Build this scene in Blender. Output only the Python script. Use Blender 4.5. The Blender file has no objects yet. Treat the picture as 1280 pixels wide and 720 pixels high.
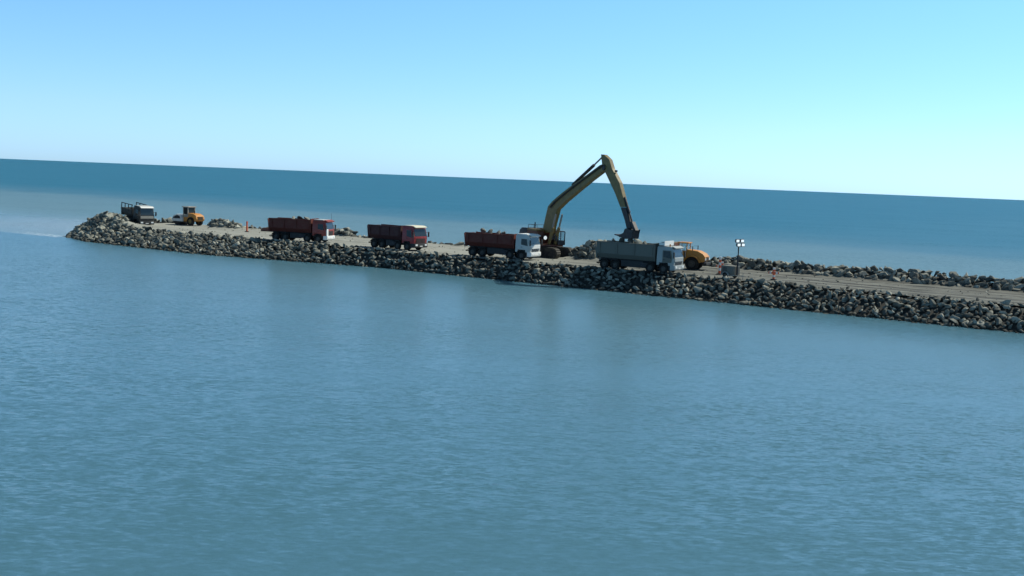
import bpy, bmesh, math, random
import numpy as np
from mathutils import Vector, Matrix, noise as mnoise

random.seed(7)
RNG = np.random.default_rng(7)
R = math.radians
S = bpy.context.scene
COL = S.collection

# ------------------------------------------------------------------ camera
F_PX, CAM_H = 1372.0, 11.5
ROLL = math.atan(52 / 1280)
PITCH = math.atan(136 * math.cos(ROLL) / F_PX)
cam_d = bpy.data.cameras.new('camera')
cam = bpy.data.objects.new('camera', cam_d)
COL.objects.link(cam)
cam_d.sensor_width = 36.0
cam_d.lens = 36.0 * F_PX / 1280
cam_d.clip_start = 0.5
cam_d.clip_end = 120000
rot = Matrix.Rotation(R(90) - PITCH, 4, 'X') @ Matrix.Rotation(ROLL, 4, 'Z')
cam.matrix_world = Matrix.Translation((0, 0, CAM_H)) @ rot
S.camera = cam

# ------------------------------------------------------------------ light
SUN_AZ, SUN_EL = R(61), R(48)            # azimuth clockwise from +Y
W = bpy.data.worlds.new('World')
S.world = W
W.use_nodes = True
wn, wl = W.node_tree.nodes, W.node_tree.links
wn.clear()
sky = wn.new('ShaderNodeTexSky')
sky.sky_type = 'NISHITA'
sky.sun_disc = False
sky.sun_elevation = SUN_EL
sky.sun_rotation = SUN_AZ
sky.altitude = 0
sky.air_density = 0.8
sky.dust_density = 0.25
sky.ozone_density = 4.0
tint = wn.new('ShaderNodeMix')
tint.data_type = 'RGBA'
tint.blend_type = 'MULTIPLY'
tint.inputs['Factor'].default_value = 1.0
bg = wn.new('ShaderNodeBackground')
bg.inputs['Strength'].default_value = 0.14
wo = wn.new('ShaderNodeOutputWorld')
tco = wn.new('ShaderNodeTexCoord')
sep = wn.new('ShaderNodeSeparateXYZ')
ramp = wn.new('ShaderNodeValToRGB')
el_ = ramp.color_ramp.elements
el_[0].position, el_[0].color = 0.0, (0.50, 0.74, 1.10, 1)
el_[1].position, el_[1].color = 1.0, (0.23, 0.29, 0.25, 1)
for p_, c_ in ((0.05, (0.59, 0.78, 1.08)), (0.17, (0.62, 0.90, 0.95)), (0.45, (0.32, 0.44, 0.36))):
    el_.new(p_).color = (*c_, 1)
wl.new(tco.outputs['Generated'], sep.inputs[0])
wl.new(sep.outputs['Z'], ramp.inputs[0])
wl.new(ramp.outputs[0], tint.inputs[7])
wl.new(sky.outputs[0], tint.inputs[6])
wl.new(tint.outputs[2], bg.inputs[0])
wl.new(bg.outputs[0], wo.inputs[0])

sun_d = bpy.data.lights.new('sun', 'SUN')
sun_d.energy = 3.7
sun_d.angle = R(0.53)
sun_d.color = (1.0, 0.97, 0.84)
sun = bpy.data.objects.new('sun', sun_d)
COL.objects.link(sun)
sdir = Vector((math.sin(SUN_AZ) * math.cos(SUN_EL), math.cos(SUN_AZ) * math.cos(SUN_EL), math.sin(SUN_EL)))
sun.rotation_euler = sdir.to_track_quat('Z', 'Y').to_euler()

vs = S.view_settings
vs.view_transform = 'Standard'
vs.look = 'None'
vs.gamma = 1.0
vs.exposure = 0.4
vs.use_curve_mapping = False

# ------------------------------------------------------------------ placement helpers
O2 = Vector((-68.8, 169.4))              # breakwater tip on the water
E2 = Vector((0.83329, -0.55283))         # along the breakwater, towards the land
N2 = Vector((0.55283, 0.83329))          # across it, away from the harbour


def w2(s, t):
    p = O2 + E2 * s + N2 * t
    return p.x, p.y


def st_of(x, y):
    d = Vector((x, y)) - O2
    return d.dot(E2), d.dot(N2)


def lerp(pts):
    xs = [p[0] for p in pts]
    ys = [p[1] for p in pts]
    return lambda s: float(np.interp(s, xs, ys))


T_WATER = lerp([(-4, 8), (0, 0), (10, -4.2), (20, -5.2), (38, -5.6), (50, -3.0), (62, 0), (250, 0)])
T_CREST = lerp([(-4, 9), (0, 5), (10, 1.2), (20, -0.3), (30, -0.2), (45, 1.2), (64, 2.2), (90, 3.0), (105, 3.9), (250, 3.9)])
T_BACK = lerp([(-4, 12), (2, 17), (10, 19.5), (100, 20.0), (135, 20.5), (250, 20.5)])
ROAD_Z = 1.95


def nz(x, y, sc, seed=0.0):
    return mnoise.noise(Vector((x * sc + seed, y * sc - seed * 0.7, seed)))


def smooth(a, b, x):
    k = min(1.0, max(0.0, (x - a) / (b - a)))
    return k * k * (3 - 2 * k)


def gauss(s, t, s0, t0, ws, wt):
    return math.exp(-((s - s0) / ws) ** 2 - ((t - t0) / wt) ** 2)


def core_z(s, t):
    """height of the rock core at (s, t)"""
    tw, tc, tb = T_WATER(s), T_CREST(s), T_BACK(s)
    z = ROAD_Z + 0.05
    if t < tc:
        k = (t - tw) / max(0.5, tc - tw)
        z = -0.15 + (ROAD_Z + 0.2) * k if k > 0 else -0.15 + k * 3.0
    if t > tb:
        z = min(z, ROAD_Z + 0.05 - (t - tb) * 0.55)
    # the end of the mound
    z = min(z, -0.2 + (s + 1.5) * 0.42)
    # armour heap at the tip
    z += 1.45 * gauss(s, t, 4.2, 3.4, 5.0, 3.0)
    z += 0.8 * gauss(s, t, 1.5, 12.5, 3.0, 4.0)
    # wall of rocks along the seaward edge
    tb1 = tb + 1.6
    wall = smooth(94, 99, s) * (1.8 + 0.5 * nz(s, 0, 0.13, 3)) + (1 - smooth(94, 99, s)) * 0.22 * max(0, 0.5 + 1.4 * nz(s, 0, 0.11, 9))
    z += wall * math.exp(-((t - tb1) / 1.35) ** 2)
    # heaps dumped on the road
    z += 2.0 * gauss(s, t, 84.6, 15.6, 2.7, 1.9)
    z += 0.85 * gauss(s, t, 16.6, 16.2, 2.6, 1.5)
    z += 0.9 * gauss(s, t, 38.6, 20.5, 1.7, 1.1)
    return max(z, -1.6)


def tag(o, label=None, cat=None, group=None, kind=None):
    if label:
        o['label'] = label
    if cat:
        o['category'] = cat
    if group:
        o['group'] = group
    if kind:
        o['kind'] = kind
    return o


# ------------------------------------------------------------------ materials
def new_mat(name):
    m = bpy.data.materials.new(name)
    m.use_nodes = True
    nt = m.node_tree
    return m, nt.nodes, nt.links, nt.nodes['Principled BSDF']


def paint(name, col, rough=0.45, metal=0.0, dirt=0.35, dirt_col=(0.22, 0.19, 0.15), scale=2.2, spec=0.5):
    """worn paint: base colour, uneven fading and dust patches, varied gloss"""
    m, n, l, b = new_mat(name)
    tc = n.new('ShaderNodeTexCoord')
    n1 = n.new('ShaderNodeTexNoise')
    n1.inputs['Scale'].default_value = scale
    n1.inputs['Detail'].default_value = 6
    n1.inputs['Roughness'].default_value = 0.65
    l.new(tc.outputs['Object'], n1.inputs['Vector'])
    r1 = n.new('ShaderNodeMapRange')
    r1.inputs[1].default_value = 0.42
    r1.inputs[2].default_value = 0.72
    r1.inputs[4].default_value = dirt
    l.new(n1.outputs[0], r1.inputs[0])
    mx = n.new('ShaderNodeMix')
    mx.data_type = 'RGBA'
    mx.inputs[6].default_value = (*col, 1)
    mx.inputs[7].default_value = (*dirt_col, 1)
    l.new(r1.outputs[0], mx.inputs['Factor'])
    l.new(mx.outputs[2], b.inputs['Base Color'])
    r2 = n.new('ShaderNodeMapRange')
    r2.inputs[3].default_value = rough - 0.08
    r2.inputs[4].default_value = min(1, rough + 0.25)
    l.new(n1.outputs[0], r2.inputs[0])
    l.new(r2.outputs[0], b.inputs['Roughness'])
    b.inputs['Metallic'].default_value = metal
    b.inputs['Specular IOR Level'].default_value = spec
    return m


M = {}
M['red_body'] = paint('red_body', (0.125, 0.019, 0.011), 0.65, dirt=0.15)
M['dark_red_body'] = paint('dark_red_body', (0.065, 0.011, 0.012), 0.65, dirt=0.15)
M['red_cab'] = paint('red_cab', (0.30, 0.02, 0.022), 0.35, dirt=0.2)
M['orange_red_cab'] = paint('orange_red_cab', (0.28, 0.035, 0.02), 0.35, dirt=0.2)
M['white'] = paint('white', (0.78, 0.77, 0.74), 0.35, dirt=0.12)
M['dull_white'] = paint('dull_white', (0.52, 0.53, 0.51), 0.4, dirt=0.2)
M['cream'] = paint('cream', (0.70, 0.66, 0.52), 0.4, dirt=0.15)
M['pale_grey'] = paint('pale_grey', (0.36, 0.38, 0.37), 0.4, dirt=0.2)
M['grey_body'] = paint('grey_body', (0.145, 0.14, 0.12), 0.65, dirt=0.2)
M['dark_paint'] = paint('dark_paint', (0.045, 0.043, 0.038), 0.65, dirt=0.5, dirt_col=(0.16, 0.145, 0.12))
M['chassis'] = paint('chassis', (0.018, 0.019, 0.021), 0.6, dirt=0.2, dirt_col=(0.12, 0.11, 0.09))
M['tyre'] = paint('tyre', (0.016, 0.016, 0.017), 0.85, dirt=0.4, dirt_col=(0.10, 0.09, 0.075), spec=0.2)
M['rim'] = paint('rim', (0.06, 0.057, 0.055), 0.6, metal=0.2, dirt=0.4)
M['steel'] = paint('steel', (0.30, 0.30, 0.30), 0.35, metal=0.8, dirt=0.3)
M['dark_steel'] = paint('dark_steel', (0.022, 0.023, 0.030), 0.5, metal=0.3, dirt=0.25)
M['yellow'] = paint('yellow', (0.56, 0.22, 0.025), 0.45, dirt=0.35)
M['old_yellow'] = paint('old_yellow', (0.20, 0.14, 0.042), 0.5, dirt=0.6, dirt_col=(0.075, 0.065, 0.05))
M['rust_red'] = paint('rust_red', (0.14, 0.04, 0.022), 0.6, dirt=0.4)
M['hazard_red'] = paint('hazard_red', (0.72, 0.12, 0.035), 0.5, dirt=0.1)
M['hazard_white'] = paint('hazard_white', (0.75, 0.72, 0.68), 0.5, dirt=0.2)
M['lens'] = paint('lens', (0.85, 0.86, 0.84), 0.2, dirt=0.0)
M['lamp_red'] = paint('lamp_red', (0.4, 0.02, 0.02), 0.25, dirt=0.0)
M['emissive_lens'] = paint('emissive_lens', (0.9, 0.92, 0.92), 0.2, dirt=0.0)  # weak glow added to keep lenses white where sunlight misses them
M['emissive_lens'].node_tree.nodes['Principled BSDF'].inputs['Emission Color'].default_value = (0.92, 1.0, 1.0, 1)
M['emissive_lens'].node_tree.nodes['Principled BSDF'].inputs['Emission Strength'].default_value = 0.5
M['track'] = paint('track', (0.045, 0.042, 0.038), 0.7, metal=0.3, dirt=0.6, dirt_col=(0.2, 0.18, 0.15))
M['dust_steel'] = paint('dust_steel', (0.34, 0.32, 0.28), 0.7, dirt=0.4)

m, n, l, b = new_mat('window_glass')
b.inputs['Base Color'].default_value = (0.02, 0.03, 0.035, 1)
b.inputs['Roughness'].default_value = 0.06
b.inputs['Specular IOR Level'].default_value = 0.45
M['glass'] = m
m, n, l, b = new_mat('clear_glass')
b.inputs['Base Color'].default_value = (0.8, 0.9, 0.92, 1)
b.inputs['Roughness'].default_value = 0.03
b.inputs['Transmission Weight'].default_value = 0.9
b.inputs['IOR'].default_value = 1.05
M['clear'] = m


def rock_material():
    m, n, l, b = new_mat('armour_rock')
    geo = n.new('ShaderNodeNewGeometry')
    oi = n.new('ShaderNodeObjectInfo')
    ad = n.new('ShaderNodeMath')
    ad.operation = 'ADD'
    l.new(geo.outputs['Random Per Island'], ad.inputs[0])
    l.new(oi.outputs['Random'], ad.inputs[1])
    fr = n.new('ShaderNodeMath')
    fr.operation = 'FRACT'
    l.new(ad.outputs[0], fr.inputs[0])
    cr = n.new('ShaderNodeValToRGB')
    e = cr.color_ramp.elements
    e[0].position, e[0].color = 0.0, (0.06, 0.064, 0.059, 1)
    e[1].position, e[1].color = 1.0, (0.46, 0.46, 0.395, 1)
    for p, c in ((0.3, (0.14, 0.146, 0.130)), (0.6, (0.225, 0.23, 0.20)), (0.8, (0.31, 0.313, 0.268))):
        k = e.new(p)
        k.color = (*c, 1)
    l.new(fr.outputs[0], cr.inputs[0])
    n1 = n.new('ShaderNodeTexNoise')
    n1.inputs['Scale'].default_value = 3.5
    n1.inputs['Detail'].default_value = 7
    n1.inputs['Roughness'].default_value = 0.7
    l.new(geo.outputs['Position'], n1.inputs['Vector'])
    mr = n.new('ShaderNodeMapRange')
    mr.inputs[1].default_value, mr.inputs[2].default_value = 0.3, 0.7
    mr.inputs[3].default_value, mr.inputs[4].default_value = 0.48, 1.08
    l.new(n1.outputs[0], mr.inputs[0])
    # wet, weed-stained band at the water line
    sp = n.new('ShaderNodeSeparateXYZ')
    l.new(geo.outputs['Position'], sp.inputs[0])
    an = n.new('ShaderNodeMath')
    an.operation = 'MULTIPLY_ADD'
    an.inputs[1].default_value = 0.5
    l.new(n1.outputs[0], an.inputs[0])
    l.new(sp.outputs['Z'], an.inputs[2])
    wet = n.new('ShaderNodeMapRange')
    wet.inputs[1].default_value, wet.inputs[2].default_value = 0.35, 0.75
    wet.inputs[3].default_value, wet.inputs[4].default_value = 0.35, 1.0
    l.new(an.outputs[0], wet.inputs[0])
    mu = n.new('ShaderNodeMath')
    mu.operation = 'MULTIPLY'
    l.new(mr.outputs[0], mu.inputs[0])
    l.new(wet.outputs[0], mu.inputs[1])
    vm = n.new('ShaderNodeVectorMath')
    vm.operation = 'SCALE'
    l.new(cr.outputs[0], vm.inputs[0])
    l.new(mu.outputs[0], vm.inputs['Scale'])
    l.new(vm.outputs[0], b.inputs['Base Color'])
    b.inputs['Roughness'].default_value = 0.85
    b.inputs['Specular IOR Level'].default_value = 0.3
    bp = n.new('ShaderNodeBump')
    bp.inputs['Strength'].default_value = 0.5
    bp.inputs['Distance'].default_value = 0.08
    l.new(n1.outputs[0], bp.inputs['Height'])
    l.new(bp.outputs[0], b.inputs['Normal'])
    return m


M['rock'] = rock_material()


def frame_nodes(n, l):
    """(s, t, 0) coordinates of the breakwater from world position"""
    geo = n.new('ShaderNodeNewGeometry')
    sub = n.new('ShaderNodeVectorMath')
    sub.operation = 'SUBTRACT'
    sub.inputs[1].default_value = (O2.x, O2.y, 0)
    l.new(geo.outputs['Position'], sub.inputs[0])
    outs = []
    for v in (E2, N2):
        d = n.new('ShaderNodeVectorMath')
        d.operation = 'DOT_PRODUCT'
        d.inputs[1].default_value = (v.x, v.y, 0)
        l.new(sub.outputs[0], d.inputs[0])
        outs.append(d.outputs['Value'])
    return geo, outs[0], outs[1]


def math_node(n, l, op, a, b_=None, c=None):
    k = n.new('ShaderNodeMath')
    k.operation = op
    for i, v in enumerate((a, b_, c)):
        if v is None:
            continue
        if isinstance(v, (int, float)):
            k.inputs[i].default_value = v
        else:
            l.new(v, k.inputs[i])
    return k.outputs[0]


def noise_node(n, l, vec, scale, detail=4, rough=0.55, sx=1, sy=1, rotz=0, dims='3D'):
    mp = n.new('ShaderNodeMapping')
    mp.inputs['Scale'].default_value = (sx, sy, 1)
    mp.inputs['Rotation'].default_value = (0, 0, rotz)
    l.new(vec, mp.inputs[0])
    t = n.new('ShaderNodeTexNoise')
    t.noise_dimensions = dims
    t.inputs['Scale'].default_value = scale
    t.inputs['Detail'].default_value = detail
    t.inputs['Roughness'].default_value = rough
    l.new(mp.outputs[0], t.inputs['Vector'])
    return t


def smooth_node(n, l, val, a, b_, lo=0.0, hi=1.0):
    k = n.new('ShaderNodeMapRange')
    k.interpolation_type = 'SMOOTHSTEP'
    for i, v in enumerate((a, b_, lo, hi)):
        k.inputs[i + 1].default_value = v
    l.new(val, k.inputs[0])
    return k.outputs[0]


def road_material():
    m, n, l, b = new_mat('haul_road_dust')
    geo, s_, t_ = frame_nodes(n, l)
    cb = n.new('ShaderNodeCombineXYZ')
    l.new(s_, cb.inputs[0])
    l.new(t_, cb.inputs[1])
    n1 = noise_node(n, l, cb.outputs[0], 0.7, 5, 0.65, 0.05, 1.0)      # wheel ruts along the road
    n2 = noise_node(n, l, geo.outputs['Position'], 0.35, 6, 0.65)
    n3 = noise_node(n, l, geo.outputs['Position'], 6.0, 5, 0.7)
    mix = math_node(n, l, 'ADD', math_node(n, l, 'MULTIPLY', n1.outputs[0], 0.6), math_node(n, l, 'MULTIPLY', n2.outputs[0], 0.25))
    mix = math_node(n, l, 'MULTIPLY_ADD', n3.outputs[0], 0.15, mix)
    cr = n.new('ShaderNodeValToRGB')
    e = cr.color_ramp.elements
    e[0].position, e[0].color = 0.38, (0.19, 0.194, 0.178, 1)
    e[1].position, e[1].color = 0.62, (0.37, 0.373, 0.335, 1)
    l.new(mix, cr.inputs[0])
    cd = n.new('ShaderNodeValToRGB')
    e = cd.color_ramp.elements
    e[0].position, e[0].color = 0.41, (0.045, 0.047, 0.047, 1)
    e[1].position, e[1].color = 0.60, (0.22, 0.225, 0.205, 1)
    l.new(mix, cd.inputs[0])
    far = smooth_node(n, l, math_node(n, l, 'MULTIPLY_ADD', n2.outputs[0], 14, s_), 80, 104)
    mx = n.new('ShaderNodeMix')
    mx.data_type = 'RGBA'
    l.new(far, mx.inputs['Factor'])
    l.new(cr.outputs[0], mx.inputs[6])
    l.new(cd.outputs[0], mx.inputs[7])
    l.new(mx.outputs[2], b.inputs['Base Color'])
    b.inputs['Roughness'].default_value = 0.95
    b.inputs['Specular IOR Level'].default_value = 0.15
    bp = n.new('ShaderNodeBump')
    bp.inputs['Strength'].default_value = 0.6
    bp.inputs['Distance'].default_value = 0.1
    l.new(mix, bp.inputs['Height'])
    l.new(bp.outputs[0], b.inputs['Normal'])
    return m


M['road'] = road_material()


def core_material():
    m, n, l, b = new_mat('rubble_core')
    geo, s_, t_ = frame_nodes(n, l)
    n1 = noise_node(n, l, geo.outputs['Position'], 1.6, 7, 0.7)
    cr = n.new('ShaderNodeValToRGB')
    e = cr.color_ramp.elements
    e[0].position, e[0].color = 0.35, (0.018, 0.019, 0.018, 1)  # near-black colour stands in for shade in the gaps between rocks
    e[1].position, e[1].color = 0.7, (0.06, 0.06, 0.054, 1)
    l.new(n1.outputs[0], cr.inputs[0])
    l.new(cr.outputs[0], b.inputs['Base Color'])
    b.inputs['Roughness'].default_value = 0.95
    return m


M['core'] = core_material()


def sea_material():
    m, n, l, b = new_mat('sea_water')
    geo, s_, t_ = frame_nodes(n, l)
    P = geo.outputs['Position']
    # muddy plume on the seaward side
    nb = noise_node(n, l, P, 0.012, 5, 0.6)
    nf = noise_node(n, l, P, 0.05, 4, 0.6)
    wob = math_node(n, l, 'MULTIPLY_ADD', nb.outputs[0], 60, math_node(n, l, 'MULTIPLY_ADD', nf.outputs[0], 10, t_))
    far_edge = smooth_node(n, l, wob, 150, 176, 1, 0)
    wob2 = math_node(n, l, 'MULTIPLY_ADD', nf.outputs[0], 4, t_)
    near_edge = smooth_node(n, l, math_node(n, l, 'SUBTRACT', wob2, smooth_node(n, l, s_, -2, 6, 0, 12)), -2.6, 0.2)
    plume = math_node(n, l, 'MULTIPLY', far_edge, near_edge)
    dens = smooth_node(n, l, t_, 175, 20, 0.55, 1.0)
    plume = math_node(n, l, 'MULTIPLY', plume, dens)
    # paler harbour-side water: slight turbidity and sky reflection put into the colour
    near = smooth_node(n, l, math_node(n, l, 'MULTIPLY_ADD', nb.outputs[0], 30, t_), -70, 10, 0, 0.55)
    near = math_node(n, l, 'MULTIPLY', near, smooth_node(n, l, s_, -10, 80))
    near = math_node(n, l, 'MULTIPLY', near, smooth_node(n, l, wob2, -1, -16, 0.15, 1.0))  # thinned at the shoreline so the colour takes the rocks' dark reflection
    tot = math_node(n, l, 'MAXIMUM', plume, near)
    big = noise_node(n, l, P, 0.02, 4, 0.6, 0.5, 1.0)
    c0 = n.new('ShaderNodeMix')
    c0.data_type = 'RGBA'
    c0.inputs[6].default_value = (0.056, 0.145, 0.205, 1)
    c0.inputs[7].default_value = (0.070, 0.168, 0.228, 1)
    l.new(big.outputs[0], c0.inputs['Factor'])
    deep = n.new('ShaderNodeMix')
    deep.data_type = 'RGBA'
    deep.inputs[7].default_value = (0.012, 0.116, 0.185, 1)
    l.new(smooth_node(n, l, wob, 120, 260), deep.inputs['Factor'])
    l.new(c0.outputs[2], deep.inputs[6])
    c1 = n.new('ShaderNodeMix')
    c1.data_type = 'RGBA'
    c1.inputs[7].default_value = (0.115, 0.205, 0.25, 1)
    l.new(tot, c1.inputs['Factor'])
    l.new(deep.outputs[2], c1.inputs[6])
    # silt off the tip, with pale spray haze painted into the water colour
    ds = math_node(n, l, 'POWER', math_node(n, l, 'MULTIPLY', math_node(n, l, 'ADD', s_, 10), 1 / 60), 2)
    dt = math_node(n, l, 'POWER', math_node(n, l, 'MULTIPLY', math_node(n, l, 'ADD', t_, -22), 1 / 42), 2)
    rad = math_node(n, l, 'MULTIPLY_ADD', nf.outputs[0], 0.5, math_node(n, l, 'SQRT', math_node(n, l, 'ADD', ds, dt)))
    silt_haze = math_node(n, l, 'MULTIPLY', smooth_node(n, l, rad, 1.25, 0.3, 0, 0.55), near_edge)
    c3 = n.new('ShaderNodeMix')
    c3.data_type = 'RGBA'
    c3.inputs[7].default_value = (0.27, 0.30, 0.32, 1)
    l.new(silt_haze, c3.inputs['Factor'])
    l.new(c1.outputs[2], c3.inputs[6])
    c1 = c3
    # a little foam where the swell meets the tip
    fm = noise_node(n, l, P, 1.3, 5, 0.75)
    ft = math_node(n, l, 'MULTIPLY', smooth_node(n, l, s_, -14, -0.5), smooth_node(n, l, s_, 3, 1))
    fr = math_node(n, l, 'MULTIPLY', smooth_node(n, l, wob2, -2.2, -0.6), smooth_node(n, l, wob2, 3.2, 0.4))
    foam = math_node(n, l, 'MULTIPLY', math_node(n, l, 'MULTIPLY', ft, fr), smooth_node(n, l, fm.outputs[0], 0.42, 0.6))
    c2 = n.new('ShaderNodeMix')
    c2.data_type = 'RGBA'
    c2.inputs[7].default_value = (0.7, 0.72, 0.7, 1)
    l.new(math_node(n, l, 'MULTIPLY', foam, 0.6), c2.inputs['Factor'])
    l.new(c1.outputs[2], c2.inputs[6])
    l.new(c2.outputs[2], b.inputs['Base Color'])
    b.subsurface_method = 'BURLEY'
    b.inputs['Subsurface Weight'].default_value = 1.0
    b.inputs['Subsurface Radius'].default_value = (1.0, 1.0, 1.0)
    b.inputs['Subsurface Scale'].default_value = 2.5
    b.inputs['IOR'].default_value = 1.333
    b.inputs['Roughness'].default_value = 0.17
    b.inputs['Specular IOR Level'].default_value = 0.15
    l.new(smooth_node(n, l, t_, -5, 60, 0.17, 0.052), b.inputs['Specular IOR Level'])
    rg = n.new('ShaderNodeMapRange')
    for i_, v_ in enumerate((-105, -25, 0.14, 0.26)):
        rg.inputs[i_ + 1].default_value = v_
    l.new(t_, rg.inputs[0])
    l.new(math_node(n, l, 'MAXIMUM', rg.outputs[0], smooth_node(n, l, t_, 0, 60, 0.2, 0.36)), b.inputs['Roughness'])
    # waves: slopes taken straight from noise so that distant water keeps its statistics
    gust = smooth_node(n, l, noise_node(n, l, P, 0.035, 4, 0.6, 0.4, 1.0, R(12)).outputs[0], 0.35, 0.65, 0.4, 1.35)
    acc = None
    for sc, amp, sx, sy, rz in ((6.0, 0.68, 0.42, 1.0, R(7)), (2.4, 0.34, 0.4, 1.0, R(-6)), (0.4, 0.10, 0.4, 1.0, R(10))):
        t = noise_node(n, l, P, sc, 3, 0.6, sx, sy, rz)
        s1 = n.new('ShaderNodeVectorMath')
        s1.operation = 'SUBTRACT'
        s1.inputs[1].default_value = (0.5, 0.5, 0.5)
        l.new(t.outputs['Color'], s1.inputs[0])
        s2 = n.new('ShaderNodeVectorMath')
        s2.operation = 'MULTIPLY'
        s2.inputs[1].default_value = (amp * 0.7, amp, 0)
        l.new(s1.outputs[0], s2.inputs[0])
        if acc is None:
            acc = s2.outputs[0]
        else:
            a = n.new('ShaderNodeVectorMath')
            a.operation = 'ADD'
            l.new(acc, a.inputs[0])
            l.new(s2.outputs[0], a.inputs[1])
            acc = a.outputs[0]
    gs = n.new('ShaderNodeVectorMath')
    gs.operation = 'SCALE'
    l.new(acc, gs.inputs[0])
    l.new(gust, gs.inputs['Scale'])
    acc = gs.outputs[0]
    up = n.new('ShaderNodeVectorMath')
    up.operation = 'ADD'
    up.inputs[1].default_value = (0, 0, 1)
    l.new(acc, up.inputs[0])
    nm = n.new('ShaderNodeVectorMath')
    nm.operation = 'NORMALIZE'
    l.new(up.outputs[0], nm.inputs[0])
    l.new(nm.outputs[0], b.inputs['Normal'])
    return m


M['sea'] = sea_material()


# ------------------------------------------------------------------ mesh helpers
def link_mesh(name, me, mat, parent=None):
    o = bpy.data.objects.new(name, me)
    COL.objects.link(o)
    if mat is not None:
        me.materials.append(mat)
    if parent is not None:
        o.parent = parent
    return o


class MB:
    """collects simple solids into one mesh"""

    def __init__(self):
        self.bm = bmesh.new()

    def _merge(self, vs_, fs, bev=0.0):
        tmp = bmesh.new()
        vv = [tmp.verts.new(v) for v in vs_]
        for f in fs:
            tmp.faces.new([vv[i] for i in f])
        bmesh.ops.recalc_face_normals(tmp, faces=tmp.faces)
        if bev > 0:
            bmesh.ops.bevel(tmp, geom=list(tmp.edges), offset=bev, segments=2, profile=0.6, affect='EDGES', clamp_overlap=True)
        me = bpy.data.meshes.new('tmp')
        tmp.to_mesh(me)
        tmp.free()
        self.bm.from_mesh(me)
        bpy.data.meshes.remove(me)
        return self

    def box(self, x0, x1, y0, y1, z0, z1, bev=0.02):
        v = [(x, y, z) for x in (x0, x1) for y in (y0, y1) for z in (z0, z1)]
        f = [(0, 1, 3, 2), (4, 6, 7, 5), (0, 4, 5, 1), (2, 3, 7, 6), (0, 2, 6, 4), (1, 5, 7, 3)]
        return self._merge(v, f, bev)

    def prism(self, prof, y0, y1, bev=0.0, inset=0.0):
        """profile in (x, z) swept across y; inset narrows both ends at the top points flagged by a third value"""
        k = len(prof)
        v = []
        for yy, sg in ((y0, 1), (y1, -1)):
            for p in prof:
                d = p[2] if len(p) > 2 else 0.0
                v.append((p[0], yy + sg * d, p[1]))
        f = [tuple(range(k)), tuple(range(2 * k - 1, k - 1, -1))]
        for i in range(k):
            j = (i + 1) % k
            f.append((i, i + k, j + k, j))
        return self._merge(v, f, bev)

    def cyl(self, p0, p1, r0, r1=None, seg=20, bev=0.0):
        r1 = r0 if r1 is None else r1
        p0, p1 = Vector(p0), Vector(p1)
        q = (p1 - p0).to_track_quat('Z', 'Y')
        v, f = [], []
        for p, r in ((p0, r0), (p1, r1)):
            for i in range(seg):
                a = 2 * math.pi * i / seg
                v.append(p + q @ Vector((r * math.cos(a), r * math.sin(a), 0)))
        f.append(tuple(range(seg)))
        f.append(tuple(range(2 * seg - 1, seg - 1, -1)))
        for i in range(seg):
            j = (i + 1) % seg
            f.append((i, j, j + seg, i + seg))
        return self._merge(v, f, bev)

    def bar(self, p0, p1, w, h, bev=0.0):
        """rectangular bar between two points, w across, h up"""
        p0, p1 = Vector(p0), Vector(p1)
        d = (p1 - p0).normalized()
        side = d.cross(Vector((0, 0, 1)))
        if side.length < 1e-3:
            side = Vector((0, 1, 0))
        side.normalize()
        up = side.cross(d)
        v = []
        for p in (p0, p1):
            for a, c in ((-1, -1), (1, -1), (1, 1), (-1, 1)):
                v.append(p + side * a * w / 2 + up * c * h / 2)
        f = [(0, 1, 2, 3), (7, 6, 5, 4), (0, 4, 5, 1), (1, 5, 6, 2), (2, 6, 7, 3), (3, 7, 4, 0)]
        return self._merge(v, f, bev)

    def ring(self, c, r_out, r_in, w, seg=28):
        """tyre: axis along y, rounded shoulders"""
        prof = [(r_in, -w / 2), (r_out - 0.06, -w / 2), (r_out, -w / 2 + 0.06), (r_out, w / 2 - 0.06), (r_out - 0.06, w / 2), (r_in, w / 2)]
        k = len(prof)
        v, f = [], []
        for i in range(seg):
            a = 2 * math.pi * i / seg
            for (r, yy) in prof:
                v.append((c[0] + r * math.cos(a), c[1] + yy, c[2] + r * math.sin(a)))
        for i in range(seg):
            j = (i + 1) % seg
            for q in range(k):
                q2 = (q + 1) % k
                f.append((i * k + q, j * k + q, j * k + q2, i * k + q2))
        return self._merge(v, f)

    def build(self, name, mat, parent=None, smooth_angle=None):
        me = bpy.data.meshes.new(name)
        self.bm.to_mesh(me)
        self.bm.free()
        if smooth_angle:
            for p in me.polygons:
                p.use_smooth = True
            me.set_sharp_from_angle(angle=R(smooth_angle))
        return link_mesh(name, me, mat, parent)


def empty(name, loc, rz=0.0, ry=0.0, rx=0.0):
    o = bpy.data.objects.new(name, None)
    COL.objects.link(o)
    o.location = loc
    o.rotation_euler = (rx, ry, rz)
    o.empty_display_size = 0.5
    return o


# ------------------------------------------------------------------ the setting
def sea():
    rings = [0, 40, 90, 150, 220, 320, 480, 800, 1500, 3000, 7000, 16000, 40000, 90000]
    seg = 96
    v = [(0, 0, 0)]
    f = []
    for r in rings[1:]:
        for i in range(seg):
            a = 2 * math.pi * i / seg
            v.append((r * math.cos(a), r * math.sin(a), 0))
    for i in range(seg):
        f.append((0, 1 + i, 1 + (i + 1) % seg))
    for k in range(len(rings) - 2):
        a0, b0 = 1 + k * seg, 1 + (k + 1) * seg
        for i in range(seg):
            j = (i + 1) % seg
            f.append((a0 + i, b0 + i, b0 + j, a0 + j))
    me = bpy.data.meshes.new('sea')
    me.from_pydata(v, [], f)
    tag(link_mesh('sea', me, M['sea']), kind='structure')


sea()


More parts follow.
